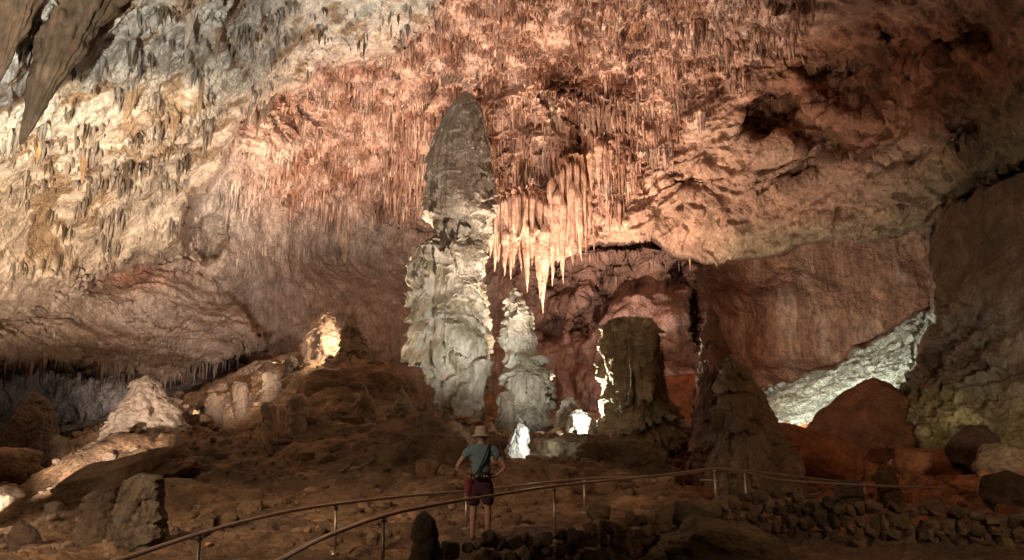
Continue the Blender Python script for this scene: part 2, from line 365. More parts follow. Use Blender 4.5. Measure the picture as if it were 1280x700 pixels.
T = lerp(T, c3(.52, .34, .25), fw*sstep(870, 900, PX)*sstep(.1, .4, -vs_+.3*n2)*.5)
T = lerp(T, c3(.24, .07, .03), fw*np.exp(-(((PX-935)/40)**2+((PY-430)/75)**2))*.8)
T = lerp(T, c3(.48, .31, .22), smoothright)
T = lerp(T, c3(.36, .18, .11), smoothright*sstep(-.15, .25, n1+.25-((PX-1060)/250)**2-((PY-90)/110)**2+.3))
T = lerp(T, c3(.30, .25, .16), smoothright*sstep(1040, 1240, PX+(PY-220)*1.3))
T = lerp(T, c3(.36, .31, .20), m_r*sstep(250, 300, PY)*sstep(840, 960, PX)*.8)
T = lerp(T, c3(.62, .52, .42), m_l)
T = lerp(T, c3(.55, .53, .46), m_l*sstep(-30, 30, 190-.33*PX-PY+n1*40))  # slab grey; its diagonal edge is a light boundary put into the tint
T = lerp(T, c3(.27, .18, .10), m_l*np.clip(sstep(.2, .4, n2+.2*n1)+clus*sstep(-.05,.15,n2)*.8, 0, 1)*.85)
T = lerp(T, c3(.48, .39, .33), m_low); T = lerp(T, c3(.14, .10, .07), m_low*sstep(418, 446, PY+n1*14)*.85)  # ledge darkens downward: its shade is painted into the tint
T = lerp(T, c3(.44, .16, .08), (1-m_l)*(1-m_low*.3)*np.exp(-(((PX-165)/65)**2+((PY-345)/20)**2))*.8)
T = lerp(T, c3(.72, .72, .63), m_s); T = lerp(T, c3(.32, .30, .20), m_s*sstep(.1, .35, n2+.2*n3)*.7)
T = lerp(T, c3(.21, .16, .105), m_n); T = lerp(T, c3(.36, .32, .25), m_n*sstep(340, 420, PY)*sstep(0, .3, n2+.25)*.8)
T = lerp(T, c3(.30, .24, .08), m_n*sstep(470, 520, PY)*.6)
T = T*(1+.22*n3+.15*n2)[..., None]
T = np.clip(T, .02, .8)
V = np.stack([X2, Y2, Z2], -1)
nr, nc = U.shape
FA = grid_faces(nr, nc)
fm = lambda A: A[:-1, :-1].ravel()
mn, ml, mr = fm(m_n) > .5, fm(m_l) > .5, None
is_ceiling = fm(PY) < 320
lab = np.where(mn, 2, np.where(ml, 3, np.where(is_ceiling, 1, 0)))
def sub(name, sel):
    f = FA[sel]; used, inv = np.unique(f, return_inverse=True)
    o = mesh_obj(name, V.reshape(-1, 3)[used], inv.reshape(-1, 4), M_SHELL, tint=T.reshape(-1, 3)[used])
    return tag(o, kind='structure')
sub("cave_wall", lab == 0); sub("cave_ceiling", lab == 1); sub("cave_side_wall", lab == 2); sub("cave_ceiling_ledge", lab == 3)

# ------------------------------------------------------------------ cave floor
gp = [(601,672,11.2),(520,690,10.3),(700,660,12.2),(640,640,13.6),(350,690,9.8),(200,699,9.4),(60,690,12),(300,650,13),(430,610,16),(560,600,16),
 (500,545,20),(540,535,21),(560,560,19.5),(590,560,21),(440,560,20),(380,540,23),(345,545,26),(300,560,22),(250,600,18),(330,520,28),(240,548,29),(280,515,32),(330,480,34),(385,448,36),(430,440,35),(470,455,34),(505,490,34),(450,480,30),
 (400,435,41),(480,455,42),(560,528,38),(610,540,36),(650,548,30),(640,575,22),(700,549,23.5),(740,549,24),(680,580,19),(660,610,16),(720,545,32),(760,560,28),(690,535,38),
 (790,600,21),(850,610,18),(800,640,14.5),(900,630,15.5),(930,640,18),(1000,620,19),(980,560,30),(1050,560,32),(1100,610,22),(1200,600,20),(1260,610,17),(1190,565,28),(1280,580,24),
 (0,600,24),(60,600,22),(100,560,30),(60,540,38),(150,570,26),(0,540,38),(30,650,16),(120,640,16),(180,655,14.5),(1100,670,13),(1250,690,11),(950,690,11.5),(800,690,11.2),(180,530,27),(120,575,24),(20,690,11)]
pts = [P(*g) for g in gp]
pts += [Vector(p) for p in [(-4, 3, 0), (0, 3, .1), (4, 3, 0), (0, -4, 0), (8, 0, 0), (-8, 0, 0), (-30, 10, 0), (30, 10, 0), (-40, 60, 3), (0, 70, 2), (40, 60, 2), (-15, 60, 4), (15, 60, 1), (20, 45, 1.5), (-35, 40, 2)]]
gr = RBF([(p.x, p.y) for p in pts], [p.z for p in pts], sm=2e-3)
def ground_disp(x, y):
    z0 = np.zeros_like(x); far = sstep(10, 28, y)
    d = fbm(x, y, z0, 5, .35, off=5)*(.16+.34*far)
    d -= np.abs(fbm(x, y, z0, 4, 1.3, off=15))*(.10+.2*far) + fbm(x, y, z0, 4, 3.5, off=25)*.045
    rd_ = ridged(x*.7+y*.5, y-x*.4, z0, 4, .7, off=45); d += rd_*(.06+.26*far)
    q_ = (gr(x, y)+d)*2.2+fbm(x, y, z0, 3, .5, off=48)*1.5; q_ = q_-np.floor(q_); d += (sstep(0, .35, q_)-q_)*.16*(.3+far)
    d += np.abs(fbm(x, y, z0, 4, 2.2, off=49))*.09*(1-.3*far)
    d = d-.10-.16*far
    pth = np.exp(-((x-path_x(y))/1.0)**2)*sstep(5, 7, y)*(1-sstep(14, 16, y))
    return d*(1-.75*pth)
def path_x(y): return np.interp(y, [5, 8, 10, 11, 12.3, 14, 16], [-2.6, -1.9, -.9, -.2, .9, 2.9, 5.2])
def ground_z(x, y):
    x = np.atleast_1d(np.asarray(x, float)); y = np.atleast_1d(np.asarray(y, float))
    return gr(x, y)+ground_disp(x, y)
def gz(x, y): return float(ground_z(x, y)[0])
gu = np.linspace(-1.35, 1.35, 850); gy = np.exp(np.linspace(math.log(7), math.log(88), 620))-8
GU, GY = np.meshgrid(gu, gy); GX = GU*(GY+8)
GZ = gr(GX, GY)+ground_disp(GX, GY)
gpx, gpy = pix(GX/np.maximum(GY, 1), (GZ-CZ)/np.maximum(GY, 1))
a1 = fbm(GX, GY, GZ, 5, .3, off=90); a2 = fbm(GX, GY, GZ, 4, 1.4, off=95)
GT = np.zeros(GX.shape+(3,))+c3(.26, .165, .095)
GT = lerp(GT, c3(.40, .25, .13), sstep(-.05, .35, a2+a1*.5)*.7)
GT = lerp(GT, c3(.16, .11, .07), sstep(0, .4, -a1)*.7)
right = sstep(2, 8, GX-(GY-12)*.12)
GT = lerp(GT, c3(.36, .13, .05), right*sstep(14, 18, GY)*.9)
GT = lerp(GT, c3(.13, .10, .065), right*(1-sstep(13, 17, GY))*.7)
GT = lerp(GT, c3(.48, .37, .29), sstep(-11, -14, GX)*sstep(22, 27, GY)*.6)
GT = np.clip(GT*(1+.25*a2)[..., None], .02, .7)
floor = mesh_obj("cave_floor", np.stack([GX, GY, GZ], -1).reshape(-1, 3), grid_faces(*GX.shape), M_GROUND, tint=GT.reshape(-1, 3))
tag(floor, kind='structure')

# ------------------------------------------------------------------ stalagmites
def stalagmite(name, rows, Y, label, col, col2, smooth_top=None, fl_z=.12, ratio=.9, nth=120, nz_=160, tier_h=1.0, tier_a=.2, flute_a=.08, lump_a=.15, lump_f=.8, seed=0, cat="stalagmite", group=None, mat=None, base_drop=.8, top_tint=None, fl_f=2.2, lean=0):
    """rows: (py, px left, px right) from top to base, traced at distance Y and swept round"""
    rr_ = []
    for py, l, r in rows:
        a = P(l, py, Y); b = P(r, py, Y); rr_.append((a.z, (a.x+b.x)/2, max((b.x-a.x)/2, .01)))
    rr_.append((rr_[-1][0]-base_drop, rr_[-1][1], rr_[-1][2]*1.08))
    zz = np.array([r[0] for r in rr_])[::-1]; cx = np.array([r[1] for r in rr_])[::-1]; rd = np.array([r[2] for r in rr_])[::-1]
    # denser samples near the top
    zs = zz[0]+(zz[-1]-zz[0])*np.linspace(0, 1, nz_)
    c = np.interp(zs, zz, cx); r = np.interp(zs, zz, rd)
    k = np.ones(5)/5
    rs = np.convolve(np.pad(r, 2, 'edge'), k, 'valid'); r = np.minimum(rs, r*1.15+.02)
    th = np.linspace(0, 2*math.pi, nth, endpoint=False)
    TH, ZS = np.meshgrid(th, zs); C = c[:, None]; Rr = r[:, None]
    ox, oy, oz = c[0], Y, zs[0]
    x = C+Rr*np.cos(TH); y = Y+ratio*Rr*np.sin(TH); s = seed*13.7
    fl = ridged(x, y, ZS*fl_z, 2, fl_f, off=s+1)
    ph = ZS/tier_h+fbm(x, y, ZS, 3, .45/tier_h**.5, off=s+4)*2.2+fl*.42
    t = ph-np.floor(ph); ti = (1-t)**1.2*sstep(0, .09, t)
    p2 = ZS/(tier_h*.36)+fbm(x, y, ZS, 3, .9/tier_h**.5, off=s+44)*1.9+ridged(x, y, ZS*.12, 2, fl_f*2, off=s+47)*.35; t_2 = p2-np.floor(p2); ti = ti+.25*(1-t_2)**1.2*sstep(0, .12, t_2)
    sc = np.minimum(1, Rr/(.35*rd.max()))
    if smooth_top: ti = ti*(.25+.75*sstep(smooth_top[0], smooth_top[1], ZS+2*fbm(x, y, ZS, 2, .3, off=s)))
    d = (ti*tier_a+fl*flute_a*(.4+ti)+fbm(x, y, ZS*.6, 5, lump_f, off=s+9)*lump_a+np.abs(fbm(x, y, ZS, 4, lump_f*2.2, off=s+19))*lump_a*.3-tier_a*.35)*sc
    d = d-np.clip(d.mean(), 0, None)
    x = x+np.cos(TH)*d; y = y+np.sin(TH)*d
    z = ZS+fbm(x, y, ZS, 3, 1.1, off=s)*.08*sc
    V_ = np.stack([x-ox, y-oy, z-oz], -1).reshape(-1, 3)
    fc = grid_faces(nz_, nth, True); top = len(V_)
    V_ = np.vstack([V_, [[c[-1]-ox, 0, zs[-1]-oz+.04]]])
    a = (nz_-1)*nth+np.arange(nth); b = (nz_-1)*nth+(np.arange(nth)+1) % nth
    tri = np.stack([a, b, np.full(nth, top), np.full(nth, top)], 1)
    nn = fbm(x, y, z, 4, .9, off=s+30); n4 = fbm(x, y, z*.3, 4, 2.4, off=s+33)
    tc = lerp(np.zeros(x.shape+(3,))+c3(*col), c3(*col2), sstep(-.1, .35, nn+.3*n4))
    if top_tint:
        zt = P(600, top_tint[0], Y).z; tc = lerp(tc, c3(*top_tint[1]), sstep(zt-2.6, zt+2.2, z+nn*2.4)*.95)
    tc = tc*(1+.2*n4)[..., None]
    tc = np.vstack([np.clip(tc, .02, .85).reshape(-1, 3), [col]])
    tri3 = [tuple(map(int, q[:3])) for q in tri]
    me_faces = fc
    o = mesh_obj(name, V_, me_faces, mat or M_DOME, tint=tc)
    bm = bmesh.new(); bm.from_mesh(o.data); bm.verts.ensure_lookup_table()
    for q in tri3: bm.faces.new([bm.verts[i] for i in q]).smooth = True
    bmesh.ops.recalc_face_normals(bm, faces=bm.faces); bm.to_mesh(o.data); bm.free()
    o.location = (ox, oy, oz)
    return tag(o, label, cat, group)

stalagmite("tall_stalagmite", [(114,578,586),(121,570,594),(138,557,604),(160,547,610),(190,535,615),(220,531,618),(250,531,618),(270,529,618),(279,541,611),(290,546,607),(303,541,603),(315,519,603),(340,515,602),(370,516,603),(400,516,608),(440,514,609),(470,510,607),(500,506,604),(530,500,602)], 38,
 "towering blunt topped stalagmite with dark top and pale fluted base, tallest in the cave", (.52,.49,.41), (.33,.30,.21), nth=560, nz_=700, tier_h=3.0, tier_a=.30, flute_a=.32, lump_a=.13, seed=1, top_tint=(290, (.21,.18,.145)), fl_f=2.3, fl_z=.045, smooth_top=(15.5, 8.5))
stalagmite("slender_stalagmite", [(361,638,646),(366,633,655),(380,632,661),(398,633,664),(402,629,664),(420,628,666),(440,636,671),(455,636,680),(470,631,686),(490,634,688),(515,640,690),(545,634,694)], 36,
 "pale lumpy stalagmite just right of the tallest one, under the hanging spears", (.52,.50,.42), (.34,.32,.24), nth=260, nz_=360, tier_h=2.0, tier_a=.34, flute_a=.24, lump_a=.2, lump_f=.9, seed=2, fl_f=2.8, fl_z=.05)
stalagmite("column_stalagmite", [(395,776,784),(397,766,798),(400,764,811),(406,757,815),(416,757,823),(440,753,824),(470,752,826),(500,754,830),(520,757,845),(545,750,862),(575,742,866),(605,735,872)], 26,
 "thick dark flat topped stalagmite with brightly lit left rim, above the railing", (.44,.36,.21), (.32,.24,.14), nth=300, nz_=360, tier_h=2.0, tier_a=.2, flute_a=.24, lump_a=.26, lump_f=1.5, fl_z=.06, seed=3, fl_f=3.0)
stalagmite("pointed_stalagmite", [(378,885,888),(395,881,897),(415,877,904),(440,876,912),(470,872,922),(520,866,950),(580,862,958),(640,856,962)], 21.5,
 "tall reddish stalagmite with narrow pointed tip, left shoulder of the fused pair", (.24,.12,.065), (.17,.09,.05), fl_z=.06, nth=220, nz_=320, tier_h=.9, tier_a=.12, flute_a=.05, lump_a=.16, lump_f=1.4, seed=4)
stalagmite("broad_stalagmite", [(448,906,920),(460,900,934),(485,898,947),(520,898,964),(560,893,985),(600,888,1000),(645,880,1012)], 19.6,
 "broad brown stalagmite with rounded shoulder leaning on the pointed reddish one", (.24,.17,.10), (.16,.115,.07), fl_z=.06, nth=260, nz_=320, tier_h=1.0, tier_a=.1, flute_a=.16, lump_a=.14, lump_f=1.4, seed=5, fl_f=3.0)
stalagmite("lumpy_stalagmite", [(497,710,716),(503,702,722),(515,698,728),(522,694,724),(535,692,736),(548,690,740)], 32.5,
 "small knobbly white stalagmite between slender pale one and thick dark one", (.62,.60,.52), (.5,.47,.38), nth=160, nz_=120, tier_h=.5, tier_a=.12, flute_a=.03, lump_a=.25, lump_f=2.2, seed=6)
stalagmite("stubby_stalagmite", [(490,626,636),(500,622,642),(520,621,644),(548,615,648)], 35,
 "stubby grey stalagmite tucked between the tallest one and the slender pale one", (.34,.31,.26), (.26,.23,.18), nth=100, nz_=100, tier_h=.6, tier_a=.08, lump_a=.12, lump_f=1.5, seed=7)
small = [
 ([(491,38,46),(500,30,58),(520,20,67),(545,8,70),(575,0,76)], 30, "dark smooth cone stalagmite standing before the bluish recess at far left", (.16,.10,.06), 8, .06),
 ([(470,178,188),(476,168,196),(490,162,205),(498,160,208),(506,152,212),(520,146,222),(545,134,236),(575,110,262)], 26, "pinkish white craggy stalagmite peak lit on the left hillside", (.58,.47,.37), 9, .3),
 ([(385,402,408),(395,398,416),(415,386,424),(448,376,432),(462,372,438)], 36, "dark tipped stalagmite lit hot white on its right side high on the hill", (.40,.28,.19), 10, .2),
 ([(391,438,444),(402,432,449),(425,428,456),(450,418,462),(470,408,470)], 33.5, "brown knobbly stalagmite on the hill crest right of the hot white glow", (.34,.23,.14), 11, .2),
 ([(503,328,342),(508,326,346),(530,327,346),(540,326,347)], 27, "short round topped tan stalagmite, leftmost of the three knobs on the slope", (.62,.47,.33), 12, .06),
 ([(507,348,354),(512,346,358),(530,345,359),(540,343,361)], 27, "smallest tan stalagmite knob, middle of the three on the slope", (.62,.47,.33), 13, .05),
 ([(494,364,376),(500,360,384),(525,360,386),(541,358,388)], 27.3, "widest tan stalagmite knob, rightmost of the three on the slope", (.62,.47,.33), 14, .06),
 ([(615,116,132),(622,108,140),(650,100,148),(680,94,152),(700,90,156)], 13.2, "squat dark stalagmite stump with ragged top, left of the taller twin stump", (.15,.11,.075), 15, .09),
 ([(594,172,182),(598,164,200),(615,158,204),(650,150,204),(690,146,206)], 13.5, "upright grey stalagmite stump with two blunt tips in the lower left foreground", (.17,.135,.10), 16, .1),
 ([(652,24,34),(665,16,44),(692,8,54)], 13.6, "low dark stalagmite stub in the bottom left corner", (.14,.10,.07), 17, .07),
 ([(642,520,540),(647,515,547),(665,514,549),(700,510,555),(720,508,560)], 9.9, "flat topped dark rock stump beside the path below the railing", (.13,.095,.065), 18, .05),
 ([(602,1050,1066),(606,1046,1075),(622,1044,1078),(640,1042,1082)], 17.5, "dark stalagmite stump behind the lower rail on the right", (.10,.075,.05), 19, .06),
 ([(585,1100,1112),(592,1096,1118),(610,1096,1122),(630,1100,1130)], 19, "leaning brown stalagmite stub in front of the reddish boulders", (.16,.09,.05), 20, .06),
 ([(478,296,304),(484,292,309),(510,290,312)], 31, "lowest ribbed tan knob on the lit rubble ramp left of the three knobs", (.17,.12,.08), 24, .1),
 ([(462,336,343),(468,331,349),(494,328,352)], 33, "middle tan knob on the rubble ramp above the three knobs", (.17,.12,.08), 26, .12),
 ([(446,362,368),(452,358,372),(474,355,375)], 34.5, "upper tan knob on the ramp below the glowing stalagmite", (.17,.12,.08), 27, .1),
 ([(492,262,270),(499,258,275),(528,255,280)], 30, "tan knob beside the small glowing rock at the ramp's foot", (.17,.12,.08), 28, .1),
 ([(482,500,506),(500,494,512),(530,486,520),(555,478,530)], 32, "brown ribbed stalagmite mound at the left foot of the tallest one", (.38,.27,.16), 21, .2),
 ([(545,70,76),(552,64,84),(575,62,92),(590,60,94)], 27, "small rounded stalagmite right of the dark cone at far left", (.30,.21,.14), 22, .08),
 ([(480,452,458),(500,446,466),(520,442,470),(545,436,478)], 29.5, "ribbed tan stalagmite bump on the brown slope left of the tallest one", (.33,.22,.13), 23, .12),
]
def seat(px, py, Y0, span=.45):
    """distance near Y0 at which the ground really lies under this bearing"""
    best = (1e9, Y0)
    ys = np.linspace(Y0*(1-span*.6), Y0*(1+span), 140); u_, w_ = ray(px, py)
    zg = ground_z(u_*ys, ys); zp = CZ+w_*ys
    for y_, e in zip(ys, np.abs(zg-zp)+.012*np.abs(ys-Y0)):
        if e < best[0]: best = (e, float(y_))
    return best[1]
for rows, Y, lb, c, sd, la in small:
    if sd not in (9, 10, 11): Y = seat((rows[-1][1]+rows[-1][2])/2, rows[-1][0], Y)
    stalagmite("stalagmite", rows, Y, lb, c, tuple(k*.7 for k in c), nth=110, nz_=110, tier_h=.7 if Y > 20 else .35, tier_a=la*.3, flute_a=la*.5, lump_a=la*1.1, lump_f=1.3 if Y > 20 else 2.4, seed=sd, mat=M_BOULDER if Y < 20 else M_DOME)

# ------------------------------------------------------------------ boulders
def boulder_mesh(size, seed, sub=5, rough=.16, cuts=5, f=1.6, planes=()):
    bm = bmesh.new(); bmesh.ops.create_icosphere(bm, subdivisions=sub, radius=1)
    v = np.array([x.co[:] for x in bm.verts]); fs = [tuple(x.index for x in f_.verts) for f_ in bm.faces]; bm.free()
    rg = np.random.RandomState(seed)
    v = v/(np.abs(v**4).sum(1)**.25)[:, None]*.9
    for _ in range(cuts):
        n = rg.normal(size=3); n[2] *= .6; n /= np.linalg.norm(n); dd = rg.uniform(.6, .95)
        k = np.clip(v@n-dd, 0, None); v = v-np.outer(k*.97, n)
    for (a_, b_, c_, dd) in planes:
        n = np.array((a_, b_, c_), float); n /= np.linalg.norm(n); k = np.clip(v@n-dd, 0, None); v = v-np.outer(k, n)
    n = v/np.linalg.norm(v, axis=1)[:, None]
    d = fbm(v[:, 0], v[:, 1], v[:, 2], 5, f, off=seed*3.3)*rough
    v = (v+n*d[:, None])*np.array(size)
    return v, np.array(fs)
def boulder(name, px, py, Y, size, label, col, seed, rot=0, tilt=0, cat="boulder", group=None, sub=5, rough=.12, cuts=13, planes=()):
    v, f = boulder_mesh(size, seed, sub, rough, cuts, planes=planes)
    nn = fbm(v[:, 0], v[:, 1], v[:, 2], 4, 1.3, off=seed)
    tc = np.clip(np.array(col)[None]*(1+.35*nn)[:, None], .01, .8)
    o = mesh_obj(name, v, f, M_BOULDER, tint=tc)
    o.location = P(px, py, Y); o.rotation_euler = (0, R(tilt), R(rot))
    return tag(o, label, cat, group)
# (centre px,py,Y)
boulder("boulder", 148, 602, 18.5, (2.0, 1.3, .62), "long flat brown boulder lying tilted at the foot of the lit pink peak", (.30,.20,.12), 3, 0, -15, sub=6)
boulder("boulder", 224, 622, 17.3, (.72, .8, .42), "tan wedge boulder tucked under the right end of the long flat one", (.36,.25,.14), 5, 10, 12)
boulder("boulder", 1108, 556, 29, (3.9, 3.2, 3.0), "huge dark reddish angular boulder below the pale lit slope", (.20,.085,.04), 12, 0, 0, sub=6, rough=.16, cuts=14, planes=((-.55,-.25,.62,.62),(.42,-.25,.75,.6),(.05,-.9,.5,.62),(-.3,-.8,.1,.7),(.7,-.6,.3,.72)))
boulder("boulder", 1020, 570, 25, (1.9, 1.3, .85), "rusty sloping boulder in front of the huge dark one, left side", (.36,.13,.05), 14, -10, 18)
boulder("boulder", 1156, 580, 24, (1.15, .9, .6), "rusty low boulder in front of the huge dark one, right side", (.34,.14,.06), 21, 0, 5)
boulder("boulder", 1222, 563, 23, (1.05, .8, .55), "black wedge shaped rock slab right of the small yellow light", (.10,.06,.035), 25, 30, -30)
boulder("boulder", 1262, 580, 19, (.95, .7, .5), "dull brown boulder at the right edge of the picture", (.17,.11,.06), 27, 0, 10)
boulder("boulder", 1268, 620, 15.5, (.7, .6, .55), "dark rounded boulder in the right corner above the stone wall", (.09,.06,.035), 29, 0, 0)
boulder("boulder", 862, 508, 40, (2.4, 1.6, 1.9), "rounded red boulder between the thick dark stalagmite and the pointed one", (.42,.16,.08), 36, 30, 35)
boulder("boulder", 8, 585, 25, (1.1, .9, .7), "tan scalloped boulder at the left edge beside the dark cone", (.36,.24,.15), 33, 0, 0)
stalagmite("jagged_rock", [(523,648,651),(530,644,654),(537,642,661),(546,637,664),(556,635,661),(572,632,664)], 21.5, "jagged rock glaring white beside a hidden lamp, behind the mound", (.6,.6,.55), (.5,.48,.42), nth=110, nz_=100, tier_h=.5, tier_a=.03, flute_a=.05, lump_a=.12, lump_f=2.6, seed=35, cat="rock")
stalagmite("round_rock", [(512,719,727),(517,713,733),(524,709,738),(545,706,742)], 31.4, "round rock glaring white at the foot of the knobbly white stalagmite", (.62,.6,.52), (.5,.48,.4), nth=110, nz_=90, tier_h=.8, tier_a=.03, flute_a=.05, lump_a=.22, lump_f=1.8, seed=37, cat="rock")
boulder("boulder", 745, 537, 29, (.35, .35, .4), "small bright rock against the lit rim of the thick dark stalagmite", (.55,.53,.45), 38, 0, 0)
boulder("boulder", 243, 528, 30, (.25, .3, .55), "small rock glowing hot beside the pink peak on the hill", (.6,.48,.35), 39, 0, 10)
boulder("boulder", 4, 628, 16, (.42, .4, .35), "bright pale rock at the far left edge", (.6,.5,.38), 40, 0, 0)
boulder("boulder", 132, 640, 15.6, (.14,.14,.12), "little pebble like boulder between the two dark stumps", (.4,.28,.18), 42, 0, 0, sub=3)
boulder("boulder", 466, 672, 10.2, (.12,.11,.12), "pale fist sized stone on the path beside the railing", (.38,.26,.16), 43, 0, 0, sub=3)

# ------------------------------------------------------------------ mounds of the near slope
boulder("rock_mound", 528, 590, 18.6, (1.25, 1.2, 1.0), "brown rough mound left of the person with a thin lit rim", (.22,.15,.09), 51, 0, 0, cat="rock", sub=6, rough=.22, cuts=2)
boulder("rock_mound", 756, 587, 21.5, (2.0, 1.3, .95), "dark crumbly rock bank in front of the thick dark stalagmite", (.15,.115,.065), 53, 0, 0, cat="rock", sub=6, rough=.25, cuts=2)
boulder("rock_mound", 455, 500, 31.5, (2.9, 2.0, 1.5), "brown rounded mound on the hill left of the tallest stalagmite", (.25,.15,.085), 55, 0, -5, cat="rock", sub=6, rough=.22, cuts=2)

# ------------------------------------------------------------------ stalactites
def cone_arrays(L, r, sides=8, rings=6, seed=0, bend=.04, taper=1.15, rv=.10):
    """hanging spear, origin at its root, tip down"""
    rg = np.random.RandomState(seed); t = np.linspace(0, 1, rings)
    rad = r*(1-t**taper*.97)*(1+rg.normal(0, rv, rings)); rad[-1] = r*.03; rad = rad*np.minimum(1, np.sqrt(t/.07+.02))
    ox = np.cumsum(rg.normal(0, bend*r, rings)); oy = np.cumsum(rg.normal(0, bend*r, rings))
    th = np.linspace(0, 2*math.pi, sides, endpoint=False); fl = 1+rg.uniform(-.22, .22, sides)
    x = ox[:, None]+rad[:, None]*np.cos(th)*fl; y = oy[:, None]+rad[:, None]*np.sin(th)*fl
    z = np.repeat(-L*t[:, None], sides, 1); z[0] += r*.6
    v = np.stack([x, y, z], -1).reshape(-1, 3); f = grid_faces(rings, sides, True)
    return v, f
Vg = V; PX2, PY2 = PX, PY
def shell_at(px, py):
    """index of the rock surface along the sight line of a pixel"""
    u, w = ray(px, py); j = int(np.clip(np.searchsorted(us, u), 1, nc-2)); i = int(np.clip(np.searchsorted(ws, w), 1, nr-2))
    return i, j
# sample roots over the ceiling, size by region
rs_ = np.random.RandomState(5)
cands = []
def field(x0, x1, y0, y1, n, Lr, rr_, cond=None, clump=60, thr=-.2):
    k = 0; tries = 0
    while k < n and tries < n*8:
        tries += 1
        px = rs_.uniform(x0, x1); py = rs_.uniform(y0, y1)
        if cond and not cond(px, py): continue
        q = mnoise.noise(Vector((px/clump, py/(clump*.7), 3.3)))
        if q < thr+rs_.uniform(-.25, .25): continue
        i, j = shell_at(px, py); p = Vg[i, j]
        s = rs_.uniform(0, 1)**2.6*min(1, p[1]/44.)
        L = (Lr[0]+(Lr[1]-Lr[0])*s)*rs_.uniform(.8, 1.2); r = (rr_[0]+(rr_[1]-rr_[0])*s)*rs_.uniform(.8, 1.25)
        t = T[i, j]*(.42 if cond is inL else 1); cands.append((L*F/p[1], px, py, p, L, r, t)); k += 1
inC = lambda x, y: (x+y*1.0 < 1030) and (m_l[shell_at(x, y)] < .5)
inL = lambda x, y: m_l[shell_at(x, y)] > .5
def clusters(x0, x1, y0, y1, n, cond, big_=1.0):
    k = 0; t_ = 0
    while k < n and t_ < n*8:
        t_ += 1; cx_ = rs_.uniform(x0, x1); cy_ = rs_.uniform(y0, y1)
        if not cond(cx_, cy_): continue
        k += 1; m_ = int(rs_.choice([4, 8, 14, 24], p=[.35, .3, .22, .13])); wd_ = m_*rs_.uniform(1.0, 2.2); Lc = math.exp(rs_.normal(-.25, .5))*big_; sl = rs_.uniform(-.35, .35); hue = rs_.uniform(.65, 1.3)
        for q in range(m_):
            g_ = rs_.normal(0, .5); px = cx_+g_*wd_; py = cy_+g_*wd_*sl+rs_.normal(0, 1.5)
            if not cond(px, py): continue
            i, j = shell_at(px, py); p = Vg[i, j]; sc_ = p[1]/44.
            L = Lc*math.exp(-g_*g_*1.4)*rs_.uniform(.35, 1.1)*sc_; r = (.05+.055*L)*rs_.uniform(.7, 1.4)
            cands.append((L*F/p[1], px, py, p, max(L, .12), r, T[i, j]*hue))
clusters(280, 1040, -30, 260, 520, inC)
field(280, 1040, -30, 250, 1800, (.15, .9), (.04, .12), inC, 70, -.4)
field(480, 800, 120, 310, 1500, (.3, 2.1), (.04, .14), lambda x, y: inC(x, y) and (x > 600 or y < 270), 50, -.3)
field(230, 620, 200, 330, 380, (.3, 1.6), (.04, .13), lambda x, y: m_l[shell_at(x, y)] < .5, 60, 0)
field(0, 545, 0, 200, 420, (.25, 1.4), (.05, .16), inL, 30, .22)
field(0, 240, 150, 330, 600, (.2, 1.3), (.04, .14), inL, 24, .2)
field(0, 300, 405, 474, 700, (.4, 1.6), (.04, .10), lambda x, y: m_low[shell_at(x, y)] > .5, 60, -.4)  # fringe cones inherit the ledge's painted shade
field(640, 880, 310, 345, 60, (.5, 1.5), (.05, .14), None, 60, -.4)
cands.sort(key=lambda c: -c[0])
big = cands[:215]; rest = cands[215:]
